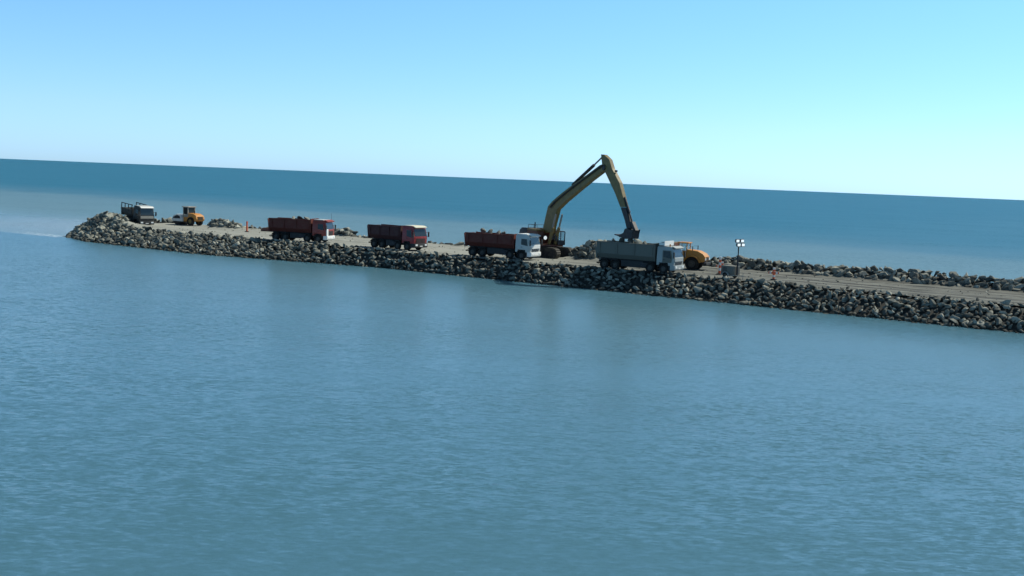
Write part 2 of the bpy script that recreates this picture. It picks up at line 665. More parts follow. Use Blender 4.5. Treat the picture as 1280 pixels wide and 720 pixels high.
def grid_mesh(name, s_list, t_fun, z_fun, mat):
    v, f = [], []
    rows = []
    for s in s_list:
        row = []
        for t in t_fun(s):
            x, y = w2(s, t)
            row.append(len(v))
            v.append((x, y, z_fun(s, t)))
        rows.append(row)
    for a, c in zip(rows, rows[1:]):
        for i in range(len(a) - 1):
            f.append((a[i], c[i], c[i + 1], a[i + 1]))
    me = bpy.data.meshes.new(name)
    me.from_pydata(v, [], f)
    for p in me.polygons:
        p.use_smooth = True
    o = link_mesh(name, me, mat)
    bm = bmesh.new()
    bm.from_mesh(me)
    bmesh.ops.recalc_face_normals(bm, faces=bm.faces)
    bm.to_mesh(me)
    bm.free()
    return o


S_END = 215.0
core = grid_mesh('breakwater_ground', np.arange(-5, S_END, 0.8), lambda s: np.arange(-9, 32, 0.8),
                 lambda s, t: core_z(s, t) - 0.12 + 0.12 * nz(s, t, 0.9, 2), M['core'])
tag(core, kind='structure')


def road_t(s):
    a = T_CREST(s) + 0.15 + 0.5 * nz(s, 0, 0.35, 5)
    c = T_BACK(s) - 0.2 + 0.7 * nz(s, 0, 0.3, 6)
    return np.linspace(a, c, 26)


def road_z(s, t):
    return core_z(s, t) + 0.03 + 0.05 * nz(s * 0.3, t, 0.9, 4) + 0.05 * nz(s, t, 0.5, 8)


tag(grid_mesh('haul_road', np.arange(5.5, S_END, 0.6), road_t, road_z, M['road']), kind='structure')


def ground(x, y):
    s, t = st_of(x, y)
    return road_z(s, t)


# ------------------------------------------------------------------ rocks
def rock_mesh(i):
    rng = np.random.default_rng(100 + i)
    k = int(rng.integers(9, 16))
    p = rng.normal(size=(k, 3))
    p /= np.linalg.norm(p, axis=1)[:, None]
    p *= rng.uniform(0.82, 1.1, (k, 1))
    p *= np.array([rng.uniform(1.05, 1.6), rng.uniform(0.75, 1.05), rng.uniform(0.5, 0.85)])
    bm = bmesh.new()
    for q in p:
        bm.verts.new(q)
    r = bmesh.ops.convex_hull(bm, input=bm.verts)
    junk = [e for e in r['geom_interior'] if isinstance(e, bmesh.types.BMVert)]
    if junk:
        bmesh.ops.delete(bm, geom=junk, context='VERTS')
    bmesh.ops.bevel(bm, geom=list(bm.edges), offset=0.035, segments=1, profile=0.5, affect='EDGES', clamp_overlap=True)
    bmesh.ops.triangulate(bm, faces=bm.faces)
    bmesh.ops.recalc_face_normals(bm, faces=bm.faces)
    me = bpy.data.meshes.new('boulder')
    bm.to_mesh(me)
    bm.free()
    me.materials.append(M['rock'])
    return me


ROCKS = [rock_mesh(i) for i in range(16)]
ROCK_NP = []
for me in ROCKS:
    co = np.empty(len(me.vertices) * 3, np.float32)
    me.vertices.foreach_get('co', co)
    tri = np.empty(len(me.polygons) * 3, np.int32)
    me.polygons.foreach_get('vertices', tri)
    ROCK_NP.append((co.reshape(-1, 3), tri.reshape(-1, 3)))

rocks = []                                # (x, y, z, radius, rotation, mesh, zone)


def add_rock(s, t, r, zone, lift=0.25, tilt=0.5):
    x, y = w2(s, t)
    z = core_z(s, t) + r * lift
    rx, ry = random.gauss(0, tilt), random.gauss(0, tilt)
    rocks.append((x, y, z, r, (rx, ry, random.uniform(0, 6.283)), random.randrange(16), zone))


def size(lo=0.14, mode=0.24, hi=0.47):
    return random.triangular(lo, hi, mode) * (1.2 if random.random() < 0.04 else 1.0)


# harbour-side slope
step = 0.47
s = -3.5
while s < 160:
    tw, tc = T_WATER(s), T_CREST(s)
    t = tw - 0.7
    while t < tc + 0.25:
        add_rock(s + random.uniform(-.25, .25), t + random.uniform(-.25, .25), size() * float(np.interp(s, [15, 40, 90], [1.45, 1.1, 0.97])), 'slope', 0.38)
        t += step * random.uniform(0.85, 1.2)
    s += step
# tip, heaped and falling to the sea all round
for k in range(1000):
    s, t = random.uniform(-3.5, 10.5), random.uniform(-4, 21)
    if s > 8 + 2 * random.random() and t > T_CREST(s) + 3:
        continue
    z = core_z(s, t)
    if z > -0.5 and (z > 2.6 or t < T_CREST(s) + 1 or s < 4.5):
        add_rock(s, t, size(0.25, 0.4, 0.72), 'tip', 0.35)
# seaward edge: low scattered rocks, then a wall of rocks towards the land
s = 10.0
while s < 165:
    tb = T_BACK(s)
    wall = s > 95
    if wall:
        for dt in np.arange(-0.5, 6.0, 0.6):
            add_rock(s + random.uniform(-.3, .3), tb + dt + random.uniform(-.3, .3), size(0.24, 0.38, 0.68), 'wall', 0.2)
    else:
        for dt in np.arange(-0.2, 5.0, 0.8):
            add_rock(s + random.uniform(-.3, .3), tb + dt + random.uniform(-.3, .3), size(0.25, 0.38, 0.7), 'edge', 0.1)
    s += 0.58 if wall else 0.75
# heaps on the road
for (s0, t0, ws, wt, num, zone) in ((84.6, 15.6, 3.5, 2.4, 170, 'heap'), (16.6, 16.2, 3.4, 1.8, 80, 'rear_heap'), (38.6, 20.5, 2.3, 1.3, 40, 'edge')):
    for k in range(num):
        a, q = random.uniform(0, 6.283), math.sqrt(random.random())
        add_rock(s0 + ws * q * math.cos(a), t0 + wt * q * math.sin(a), size(0.3, 0.45, 0.85), zone)
# stray stones on the road edge
for k in range(70):
    s = random.uniform(12, 150)
    add_rock(s, T_CREST(s) + random.uniform(0.3, 1.2), random.uniform(0.12, 0.3), 'slope', 0.5)


for k in range(900):
    s, u = random.uniform(8, 160), random.random()
    t = T_CREST(s) + 0.4 + (T_BACK(s) - T_CREST(s) - 0.6) * (u if k % 2 else u ** 3)
    add_rock(s, t, random.uniform(0.03, 0.13), 'stone', 0.4)


def px_size(rk):
    x, y, z, r = rk[:4]
    px = 640 + x / y * F_PX
    if not (0 < px < 1280):
        return 0
    s, t = st_of(x, y)
    if rk[6] in ('wall', 'edge') and t > T_BACK(s) + 2.2:
        return 0                           # out of sight behind the crest
    if z + r < 0.25 or rk[6] == 'stone':
        return 0
    if rk[6] == 'tip' and t > 9:
        return 0
    return r / y


order = sorted(range(len(rocks)), key=lambda i: -px_size(rocks[i]))
single = set(order[:290])
ROCK_TEXT = {
    'slope': ('large grey angular boulder on the harbour-side slope between the water and haul road', 'boulders on the harbour-side slope'),
    'tip': ('large grey boulder heaped at the breakwater tip left of the dark truck', 'boulders heaped at the breakwater tip'),
    'wall': ('dark grey boulder in the rock wall along the seaward edge of the haul road', 'boulders in the seaward rock wall'),
    'edge': ('grey boulder lying low on the seaward road edge behind the red trucks', 'boulders on the low seaward edge'),
    'heap': ('pale grey boulder in the rock heap between the excavator and the grey truck', 'boulders in the heap beside the excavator'),
    'rear_heap': ('grey boulder in the low rock heap just right of the yellow roller', 'boulders in the heap beside the roller'),
}
for i in sorted(single):
    x, y, z, r, e, mi, zone = rocks[i]
    o = bpy.data.objects.new('boulder', ROCKS[mi])
    COL.objects.link(o)
    o.location = (x, y, z)
    o.rotation_euler = e
    o.scale = (r, r, r)
    tag(o, ROCK_TEXT[zone][0], 'boulder', ROCK_TEXT[zone][1])

from mathutils import Euler
vs_all, fs_all, off = [], [], 0
for i, (x, y, z, r, e, mi, zone) in enumerate(rocks):
    if i in single:
        continue
    co, tri = ROCK_NP[mi]
    mat = np.array(Euler(e).to_matrix(), np.float32)
    vs_all.append(co @ mat.T * r + np.array([x, y, z], np.float32))
    fs_all.append(tri + off)
    off += len(co)
V, T = np.concatenate(vs_all), np.concatenate(fs_all)
me = bpy.data.meshes.new('armour_rocks')
me.vertices.add(len(V))
me.vertices.foreach_set('co', V.ravel())
me.loops.add(T.size)
me.loops.foreach_set('vertex_index', T.ravel())
me.polygons.add(len(T))
me.polygons.foreach_set('loop_start', np.arange(0, T.size, 3))
me.update(calc_edges=True)
me.validate()
tag(link_mesh('armour_rocks', me, M['rock']), 'mass of smaller grey rubble rocks packed over the slopes of the breakwater', 'rubble', kind='stuff')


# ------------------------------------------------------------------ vehicles
def wheel(x, y, r, w, parent, rim_mat, side):
    o = MB().ring((0, 0, 0), r, r * 0.56, w).build('wheel', M['tyre'], parent, 40)
    o.location = (x, y, r)
    k = MB()
    k.cyl((0, -w * 0.32, 0), (0, w * 0.32, 0), r * 0.58, seg=24)
    k.cyl((0, side * w * 0.30, 0), (0, side * w * 0.46, 0), r * 0.26, r * 0.2, seg=14)
    k.build('rim', rim_mat, o, 40)
    return o


def tipper(loc, phi, L, label, cab_mat, body_mat, bumper_mat, visor_mat, panel_mat=None, axles4=True, canopy_mat=None,
           cab_h=3.0, rim_z=2.95, pitch=0.0, antenna=False, fascia_mat=None, beacon=False, roof_mat=None, door_mat=None,
           stakes=False, roll=0.0):
    """forward control tipper lorry; +x is forward, origin on the ground under its middle"""
    root = empty('dump_truck', loc, -phi, pitch, roll)
    tag(root, label, 'dump truck', 'dump trucks on the breakwater')
    h = L / 2
    wr = 0.52
    cx0, cx1 = h - 2.15, h - 0.12
    # chassis with cross members, fuel tank and steps
    k = MB()
    for y in (-0.43, 0.43):
        k.box(-h + 0.35, h - 0.35, y - 0.05, y + 0.05, 0.72, 1.0, 0.01)
    for x in np.linspace(-h + 0.5, h - 0.8, 6):
        k.box(x - 0.06, x + 0.06, -0.38, 0.38, 0.78, 0.94, 0)
    k.box(cx0 - 0.9, cx1 - 0.2, -0.4, 0.4, 0.7, 1.18, 0.02)
    k.build('chassis', M['chassis'], root)
    k = MB()
    k.box(h - 4.15, h - 3.05 - 0.1, -1.2, -0.55, 0.52, 1.02, 0.08)
    k.build('fuel_tank', M['dark_steel'], root)
    k = MB()
    k.box(h - 4.15, h - 3.25, 0.55, 1.2, 0.55, 1.0, 0.05)
    k.build('battery_box', M['chassis'], root)
    # wheels
    fx = [h - 1.35] + ([h - 2.95] if axles4 else [])
    rx = [-h + 1.15, -h + 2.52] if axles4 else [-h + 1.35]
    for x in fx:
        for sgn in (-1, 1):
            wheel(x, sgn * 1.06, wr, 0.32, root, M['rim'], sgn)
    for x in rx:
        for sgn in (-1, 1):
            wheel(x, sgn * 0.95, wr, 0.56, root, M['rim'], sgn)
    for x in rx + ([fx[1]] if len(fx) > 1 else []):
        for sgn in (-1, 1):
            k = MB()
            prof = []
            for a in np.linspace(R(25), R(155), 9):
                prof.append((x + 0.66 * math.cos(a), wr + 0.62 * math.sin(a)))
            for a in np.linspace(R(155), R(25), 9):
                prof.append((x + 0.63 * math.cos(a), wr + 0.59 * math.sin(a)))
            k.prism(prof, sgn * 0.68, sgn * 1.24)
            k.build('mudguard', M['chassis'], root)
    # cab shell
    z0, zt = 0.92, cab_h
    k = MB()
    k.prism([(cx0, z0), (cx1 - 1.75, z0), (cx1 - 1.72, z0 + 0.28), (cx1 - 0.72, z0 + 0.28), (cx1 - 0.66, z0), (cx1, z0),
             (cx1 + 0.04, 1.75), (cx1 - 0.22, zt - 0.22, 0.06), (cx1 - 0.36, zt - 0.04, 0.09), (cx1 - 0.6, zt, 0.12), (cx0 + 0.1, zt, 0.12), (cx0, zt - 0.12, 0.09), (cx0, 1.75)],
            -1.22, 1.22, 0.025)
    k.build('cab', cab_mat, root, 30)
    # wheel arch lip
    for sgn in (-1, 1):
        k = MB()
        prof = [(fx[0] + 0.68 * math.cos(a), wr + 0.68 * math.sin(a)) for a in np.linspace(R(15), R(165), 10)]
        prof += [(fx[0] + 0.62 * math.cos(a), wr + 0.62 * math.sin(a)) for a in np.linspace(R(165), R(15), 10)]
        k.prism(prof, sgn * 0.86, sgn * 1.245)
        k.build('wheel_arch', M['chassis'], root)
    # windscreen, side windows, doors
    dz = (zt - 0.22) - 1.75
    ax, bx = cx1 + 0.04, cx1 - 0.22
    def ws(z):
        return ax + (bx - ax) * (z - 1.75) / dz
    k = MB()
    za, zb = 1.86, zt - 0.34
    k.prism([(ws(za) + 0.004, za), (ws(za) + 0.022, za), (ws(zb) + 0.022, zb), (ws(zb) + 0.004, zb)], -1.08, 1.08)
    o = k.build('windscreen', M['glass'], root)
    k = MB()
    for y0, y1 in ((-0.9, -0.1), (0.1, 0.9)):
        k.bar((ws(za + .05) + 0.035, y0, za + .06), (ws(za + .3) + 0.035, y1, za + .2), 0.02, 0.03)
    k.build('wiper', M['chassis'], o)
    for sgn in (-1, 1):
        k = MB()
        y = sgn * 1.222
        ya, yb = (y - 0.012, y + 0.016) if sgn > 0 else (y - 0.016, y + 0.012)
        k.prism([(cx1 - 1.35, 1.22), (cx1 - 0.30, 1.22), (cx1 - 0.22, 1.75), (cx1 - 0.42, zt - 0.42), (cx1 - 1.35, zt - 0.42)], ya, yb, 0.006)
        d = k.build('door', door_mat or cab_mat, root)
        k = MB()
        yy = sgn * 1.243
        k.prism([(cx1 - 1.25, 1.82), (cx1 - 0.36, 1.68), (cx1 - 0.50, zt - 0.5), (cx1 - 1.25, zt - 0.5)], yy - 0.012, yy + 0.012)
        k.build('side_window', M['glass'], d)
        k = MB()
        k.box(cx1 - 1.28, cx1 - 1.1, yy - 0.02, yy + 0.02, 1.5, 1.55, 0.005)
        k.build('handle', M['chassis'], d)
        k = MB()
        k.bar((cx1 - 0.15, sgn * 1.2, 2.3), (cx1 + 0.08, sgn * 1.45, 2.35), 0.035, 0.035)
        k.bar((cx1 - 0.15, sgn * 1.2, 1.75), (cx1 + 0.08, sgn * 1.45, 1.8), 0.035, 0.035)
        k.box(cx1 + 0.02, cx1 + 0.14, sgn * 1.45 - 0.11, sgn * 1.45 + 0.11, 1.75, 2.4, 0.03)
        k.build('mirror', M['chassis'], root)
        k = MB()
        k.box(cx1 - 0.62, cx1 - 0.02, sgn * 1.05 - 0.15, sgn * 1.05 + 0.15, 0.42, 0.9, 0.04)
        k.build('step', M['chassis'], root)
    # front: grille, fascia, bumper with lamps
    gx = cx1 + 0.02
    k = MB()
    if fascia_mat:
        k.box(gx + 0.02, gx + 0.06, -1.1, 1.1, 1.36, 1.74, 0.01)
        k.build('fascia', fascia_mat, root)
    k = MB()
    for z in np.arange(1.02, 1.34 if fascia_mat else 1.6, 0.1):
        k.box(gx - 0.03, gx + 0.05, -0.85, 0.85, z, z + 0.055, 0.008)
    k.build('grille', M['chassis'], root)
    k = MB()
    k.prism([(gx - 0.45, 0.40), (gx + 0.06, 0.42), (gx + 0.14, 0.55), (gx + 0.12, 0.96), (gx - 0.45, 0.96)], -1.23, 1.23, 0.03)
    bu = k.build('bumper', bumper_mat, root, 30)
    for sgn in (-1, 1):
        k = MB()
        k.box(gx + 0.11, gx + 0.16, sgn * 0.88 - 0.2, sgn * 0.88 + 0.2, 0.64, 0.86, 0.015)
        k.build('headlight', M['lens'], bu)
    k = MB()
    k.box(gx + 0.125, gx + 0.155, -0.26, 0.26, 0.55, 0.67, 0.004)
    k.build('number_plate', M['hazard_white'], bu)
    if panel_mat:
        for sgn in (-1,):
            k = MB()
            y = sgn * 0.98
            k.prism([(gx - 0.02, 0.97), (gx + 0.075, 0.97), (gx + 0.06, 1.78), (ws(1.86) + 0.05, 1.86), (gx - 0.06, 1.86)], y - 0.24, y + 0.24, 0.01)
            k.build('corner_panel', panel_mat, root)
    # roof and visor
    k = MB()
    k.prism([(cx1 - 0.34, zt - 0.04), (cx1 + 0.10, zt - 0.20), (cx1 + 0.12, zt - 0.12), (cx1 - 0.34, zt + 0.07)], -1.1, 1.1, 0.008)
    k.build('sun_visor', visor_mat, root)
    if roof_mat:
        k = MB()
        k.box(cx0 + 0.12, cx1 - 0.56, -1.06, 1.06, zt + 0.003, zt + 0.07, 0.02)
        k.build('cab_roof', roof_mat, root)
    if beacon:
        k = MB()
        k.cyl((cx1 - 0.8, -0.6, zt), (cx1 - 0.8, -0.6, zt + 0.25), 0.09, 0.07, 12)
        k.build('beacon', M['yellow'], root)
    if antenna:
        k = MB()
        k.cyl((cx1 - 0.3, 1.0, zt - 0.1), (cx1 - 0.3, 1.0, zt + 0.9), 0.02, 0.012, 6)
        k.build('antenna', M['chassis'], root)
    # exhaust stack and air filter behind the cab
    k = MB()
    k.cyl((cx0 - 0.16, 0.9, 0.9), (cx0 - 0.16, 0.9, zt - 0.15), 0.08, 0.08, 12)
    k.build('exhaust_pipe', M['dark_steel'], root, 40)
    # tipping body: open trough with tapering sides, ribs, rim, tailgate
    bx0, bx1 = -h, cx0 - 0.30
    fz, tz = 1.22, rim_z
    def section(x, wt, wb, zt_, zb_):
        return [(x, -wb, zb_), (x, wb, zb_), (x, wt, zt_), (x, -wt, zt_)]
    k = MB()
    th = 0.07
    def shell(xr0, xr1, zfr, zff):
        # outer loop and inner loop, rear and front, rim joins them; sides lean outwards a little
        wo, wb = 1.25, 0.86
        v, f = [], []
        for (x, zf) in ((xr0, zfr), (xr1, zff)):
            v += [(x, -wb, zf), (x, wb, zf), (x, wo, zf + 0.5), (x, wo, tz), (x, wo - th, tz), (x, wo - th, zf + 0.53), (x, wb - 0.04, zf + th), (x, -wb + 0.04, zf + th),
                  (x, -wo + th, zf + 0.53), (x, -wo + th, tz), (x, -wo, tz), (x, -wo, zf + 0.5)]
        m_ = 12
        for i in range(m_):
            j = (i + 1) % m_
            f.append((i, j, j + m_, i + m_))
        f.append((0, 1, 2, 5, 6, 7, 8, 11))
        f.append((2, 3, 4, 5))
        f.append((8, 9, 10, 11))
        f += [tuple(m_ + i for i in reversed(q)) for q in f[-3:]]
        k._merge(v, f)
    shell(bx0 + 0.16, bx1, fz, fz)
    nr = 4
    for x in np.linspace(bx0 + 0.6, bx1 - 0.25, nr):
        for sgn in (-1, 1):
            k.box(x - 0.06, x + 0.06, sgn * 1.29 - 0.045, sgn * 1.29 + 0.045, fz + 0.54, tz - 0.06, 0.01)
    for sgn in (-1, 1):
        k.box(bx0 + 0.17, bx1, sgn * 1.255 - 0.075, sgn * 1.255 + 0.075, tz + 0.002, tz + 0.10, 0.015)
    body = k.build('dump_body', body_mat, root)
    k = MB()
    k.box(bx1 + 0.003, bx1 + 0.07, -1.24, 1.24, fz + 0.1, tz + 0.25, 0.01)
    if canopy_mat:
        k.prism([(bx1 + 0.075, tz + 0.17), (cx0 + 0.75, cab_h + 0.42), (cx0 + 0.75, cab_h + 0.50), (bx1 + 0.075, tz + 0.25)], -1.2, 1.2, 0.01)
        k.build('headboard', body_mat, body)
        k = MB()
        k.box(cx0 + 0.753, cx0 + 0.85, -1.22, 1.22, cab_h + 0.05, cab_h + 0.56, 0.02)
        k.box(cx0 + 0.2, cx0 + 0.75, -1.22, -1.203, cab_h + 0.1, cab_h + 0.40, 0)
        k.build('cab_guard', canopy_mat, body)
    else:
        k.build('headboard', body_mat, body)
    k = MB()
    k.prism([(bx0 + 0.30, fz - 0.02), (bx0 + 0.13, fz), (bx0 - 0.06, tz - 0.05), (bx0 + 0.02, tz + 0.02)][::-1], -1.2, 1.2, 0.01)
    for y in (-0.8, 0, 0.8):
        k.bar((bx0 + 0.10, y, fz + 0.1), (bx0 - 0.06, y, tz - 0.1), 0.08, 0.06)
    k.build('tailgate', body_mat, body)
    for sgn in (-1, 1):
        k = MB()
        k.box(rx[-1] + 0.75, fx[-1] - 0.8, sgn * 1.12 - 0.03, sgn * 1.12 + 0.03, 0.45, 1.12, 0.01)
        k.build('side_guard', M['chassis'], root)
    if stakes:
        k = MB()
        for sgn in (-1, 1):
            for x in np.linspace(bx0 + 0.25, bx1 - 0.1, 4):
                k.box(x - 0.06, x + 0.06, sgn * 1.25 - 0.05, sgn * 1.25 + 0.05, tz + 0.1, tz + 0.75, 0.01)
            k.box(bx0 + 0.2, bx1, sgn * 1.25 - 0.05, sgn * 1.25 + 0.05, tz + 0.753, tz + 0.87, 0.01)
        k.build('stake_rail', M['chassis'], body)
    k = MB()
    k.cyl((bx1 - 0.4, 0, 0.95), (bx1 - 0.4, 0, fz - 0.02), 0.12, 0.12, 12)
    for sgn in (-1, 1):
        k.box(bx0 + 0.45, bx1 - 0.1, sgn * 0.43 - 0.06, sgn * 0.43 + 0.06, 1.003, fz - 0.003, 0)
    k.build('tipping_frame', M['chassis'], root)
    k = MB()
    k.box(-h + 0.22, -h + 0.32, -1.15, 1.15, 0.55, 0.70, 0.01)
    rb = k.build('rear_bumper', M['chassis'], root)
    for sgn in (-1, 1):
        k = MB()
        k.box(-h + 0.185, -h + 0.218, sgn * 0.9 - 0.18, sgn * 0.9 + 0.18, 0.57, 0.68, 0.005)
        k.build('tail_light', M['lamp_red'], rb)
    return root


def load(root, L, spots, label, group, z=3.08):
    for (x, y, r, dz) in spots:
        o = bpy.data.objects.new('boulder', ROCKS[random.randrange(16)])
        COL.objects.link(o)
        root_m = Matrix.LocRotScale(root.location, root.rotation_euler, (1, 1, 1))
        o.location = root_m @ Vector((x, y, z + dz))
        o.scale = (r, r, r)
        o.rotation_euler = (random.gauss(0, .4), random.gauss(0, .4), random.uniform(0, 6))
        tag(o, label, 'boulder', group)


def at_ground(x, y):
    return (x, y, ground(x, y))


# four big tippers standing along the harbour edge of the road
t1 = tipper(at_ground(-28.7, 147.9), R(15), 8.7, 'dark red dump truck with big white bumper and white front corners beside pale rocks',
            M['orange_red_cab'], M['red_body'], M['white'], M['orange_red_cab'], roof_mat=M['dull_white'], panel_mat=M['white'], antenna=True, cab_h=3.0, rim_z=2.9)
t2 = tipper(at_ground(-15.0, 140.6), R(36), 8.2, 'dark red dump truck with red cab, cream roof visor and dark bumper, standing alone mid-breakwater',
            M['red_cab'], M['dark_red_body'], M['chassis'], M['cream'], roof_mat=M['cream'], cab_h=3.1, rim_z=2.85)
t3 = tipper(at_ground(-1.4, 132.2), R(29), 9.3, 'dump truck with white cab and dark red tipping body, standing in front of the excavator',
            M['dull_white'], M['red_body'], M['white'], M['white'], fascia_mat=M['white'], roof_mat=M['white'], cab_h=3.0, rim_z=2.75)  # greyer cab white puts side shade into the paint; front parts whiter
t4 = tipper(at_ground(13.85, 120.9), R(32), 9.7, 'grey dump truck with pale cab and white cab guard, being loaded under the excavator bucket',
            M['pale_grey'], M['grey_body'], M['pale_grey'], M['pale_grey'], fascia_mat=M['pale_grey'], canopy_mat=M['white'], cab_h=2.95, rim_z=2.95, beacon=True, door_mat=M['grey_body'])  # darker door paint stands in for shade on the cab side
load(t1, 8.7, [(-0.2, -0.2, 0.55, 0.0), (0.7, 0.3, 0.5, 0.05), (-1.3, 0.2, 0.5, -0.12)], 'rock riding in the body of the red truck with the white bumper', 'rocks in the white-bumpered truck')
load(t3, 9.3, [(-1.9, 0.0, 0.55, -0.1), (-0.8, 0.2, 0.5, -0.05), (-2.9, 0.3, 0.5, -0.15), (0.2, -.2, .45, -0.15)], 'rock riding in the red body of the truck with the white cab', 'rocks in the white-cabbed truck')
load(t4, 9.7, [(-2.2, 0.0, 0.6, 0.1), (-1.2, 0.3, 0.55, 0.12), (-0.2, 0.0, 0.6, 0.05), (0.6, -0.2, 0.45, 0.0), (-3.2, 0.2, 0.5, 0.0)], 'rock piled in the body of the grey truck under the bucket', 'rocks in the grey truck')

# short truck backed up to the tip, nose down
x, y = -59.5, 173.0
t0 = tipper((x, y, ROAD_Z + 0.05), R(42), 6.0, 'dark truck with rails and pale visor, nose down on the breakwater tip',
            M['dark_paint'], M['dark_paint'], M['chassis'], M['white'], axles4=False, cab_h=3.15, rim_z=2.35, pitch=R(5), fascia_mat=M['dust_steel'], roof_mat=M['pale_grey'], stakes=True)


def excavator():
    cx, cy = 4.0, 137.0
    z = ground(cx, cy)
    hd = R(60)                               # boom heading, towards the harbour
    root = empty('excavator', (cx, cy, z), -hd)
    tag(root, 'huge long-boomed yellowish excavator loading rocks over the grey dump truck', 'excavator')
    rel = R(60 - 35)                         # tracks stand at another angle than the house
    q = Matrix.Rotation(rel, 4, 'Z')

    def put(o):
        o.matrix_local = q
        return o
    for sgn in (-1, 1):
        k = MB()
        y0, y1 = sgn * 1.55 - 0.42, sgn * 1.55 + 0.42
        prof = []
        for a in np.linspace(R(-90), R(90), 9):
            prof.append((2.3 + 0.62 * math.cos(a), 0.66 + 0.62 * math.sin(a)))
        for a in np.linspace(R(90), R(270), 9):
            prof.append((-2.3 + 0.62 * math.cos(a), 0.66 + 0.62 * math.sin(a)))
        k.prism(prof, y0, y1)
        # shoes with grousers
        per = []
        for i in range(len(prof)):
            a, c = Vector(prof[i]), Vector(prof[(i + 1) % len(prof)])
            m_ = max(1, round((c - a).length / 0.22))
            for j in range(m_):
                per.append((a.lerp(c, j / m_), (c - a).normalized()))
        for p, d in per:
            nrm = Vector((d.y, -d.x))
            a, c = p - d * 0.085, p + d * 0.085
            k.prism([(a.x, a.y), (c.x, c.y), (c.x + nrm.x * .05, c.y + nrm.y * .05), (a.x + nrm.x * .05, a.y + nrm.y * .05)], y0 - 0.02, y1 + 0.02)
        tr = put(k.build('track', M['track'], root))
        k = MB()
        for xx in (-2.3, 2.3):
            k.cyl((xx, sgn * 1.55 - 0.46, 0.66), (xx, sgn * 1.55 + 0.46, 0.66), 0.44, 0.44, 20)
        for xx in np.linspace(-1.5, 1.5, 5):
            k.cyl((xx, sgn * 1.55 - 0.45, 0.36), (xx, sgn * 1.55 + 0.45, 0.36), 0.2, 0.2, 14)
        k.box(-1.8, 1.8, sgn * 1.55 - 0.44, sgn * 1.55 + 0.44, 0.5, 0.85, 0.02)
        k.build('track_rollers', M['dark_steel'], tr)
    k = MB()
    k.box(-1.3, 1.3, -1.2, 1.2, 0.6, 1.15, 0.05)
    k.cyl((0, 0, 1.15), (0, 0, 1.42), 0.95, 0.95, 28)
    put(k.build('undercarriage_frame', M['dark_steel'], root, 40))
    # upper structure (x forward)
    k = MB()
    k.box(-3.1, 1.5, -1.6, 1.6, 1.42, 1.62, 0.02)
    k.box(-2.0, 0.3, -1.6, -0.55, 1.623, 3.25, 0.06)
    k.box(-2.0, -0.2, 0.5, 1.6, 1.623, 3.25, 0.06)
    k.box(-2.0, -0.6, -0.547, 0.497, 1.623, 2.85, 0.04)
    house = k.build('house', M['rust_red'], root)
    k = MB()
    k.box(-2.0, 0.32, -1.62, -0.53, 3.253, 3.46, 0.03)
    k.box(-2.0, -0.2, 0.48, 1.62, 3.253, 3.46, 0.03)
    k.build('engine_cover', M['old_yellow'], house)
    k = MB()
    k.prism([(-2.003, 1.45), (-2.003, 3.5), (-3.3, 3.5), (-3.9, 3.2), (-4.1, 2.0), (-3.7, 1.45)], -1.6, 1.6, 0.05)
    k.build('counterweight', M['dark_steel'], house, 30)
    k = MB()
    for a in ((-1.9, -1.5), (-1.9, -0.7), (0.2, -1.5), (-1.9, 0.7), (-0.3, 1.5), (-1.9, 1.5)):
        k.cyl((a[0], a[1], 3.44), (a[0], a[1], 3.95), 0.022, 0.022, 6)
    k.cyl((-1.9, -1.5, 3.95), (0.2, -1.5, 3.95), 0.022, 0.022, 6)
    k.cyl((-1.9, -1.5, 3.95), (-1.9, 1.5, 3.95), 0.022, 0.022, 6)
    k.cyl((-1.9, 1.5, 3.95), (-0.3, 1.5, 3.95), 0.022, 0.022, 6)
    k.build('handrail', M['dark_steel'], house)
    k = MB()
    k.cyl((-1.3, -0.9, 3.44), (-1.3, -0.9, 4.25), 0.08, 0.08, 12)
    k.build('exhaust_pipe', M['dark_steel'], house, 40)
    # round working lamp on the front of the house
    k = MB()
    k.cyl((0.30, -0.70, 2.45), (0.95, -0.70, 2.45), 0.14, 0.29, 20)
    lp = k.build('work_lamp', M['dark_steel'], root, 40)
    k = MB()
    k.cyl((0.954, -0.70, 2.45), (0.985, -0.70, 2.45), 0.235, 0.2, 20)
    k.build('lens', M['emissive_lens'], lp, 40)
    # cab on the left of the boom, framed in dark posts with glass between
    k = MB()
    c0, c1, y0, y1, z0, z1 = 0.05, 1.85, 0.6, 1.65, 1.63, 3.35
    k.box(c0, c1, y0, y1, z0, z0 + 0.55, 0.02)
    k.box(c0, c1 - .1, y0, y1, z1 - 0.12, z1, 0.03)
    for xx in (c0 + 0.05, 0.85, c1 - 0.06):
        for yy in (y0 + 0.05, y1 - 0.05):
            k.box(xx - 0.05, xx + 0.05, yy - 0.048, yy + 0.048, z0 + 0.551, z1 - 0.121, 0)
    cab = k.build('cab', M['dark_steel'], root)
    k = MB()
    k.box(c1 - 0.055, c1 - 0.035, y0 + 0.1, y1 - 0.1, z0 + 0.56, z1 - 0.13, 0)
    k.box(c0 + 0.1, 0.8, y0 + 0.04, y0 + 0.055, z0 + 0.56, z1 - 0.13, 0)
    k.box(0.9, c1 - 0.11, y0 + 0.04, y0 + 0.055, z0 + 0.56, z1 - 0.13, 0)
    k.box(c0 + 0.1, 0.8, y1 - 0.055, y1 - 0.04, z0 + 0.56, z1 - 0.13, 0)
    k.box(0.9, c1 - 0.11, y1 - 0.055, y1 - 0.04, z0 + 0.56, z1 - 0.13, 0)
    k.build('window', M['clear'], cab)
    k = MB()
    k.box(0.3, 0.8, 0.9, 1.35, z0 + 0.55, z0 + 0.75, 0.05)
    k.box(0.25, 0.4, 0.9, 1.35, z0 + 0.75, z0 + 1.35, 0.05)
    k.build('seat', M['chassis'], cab)
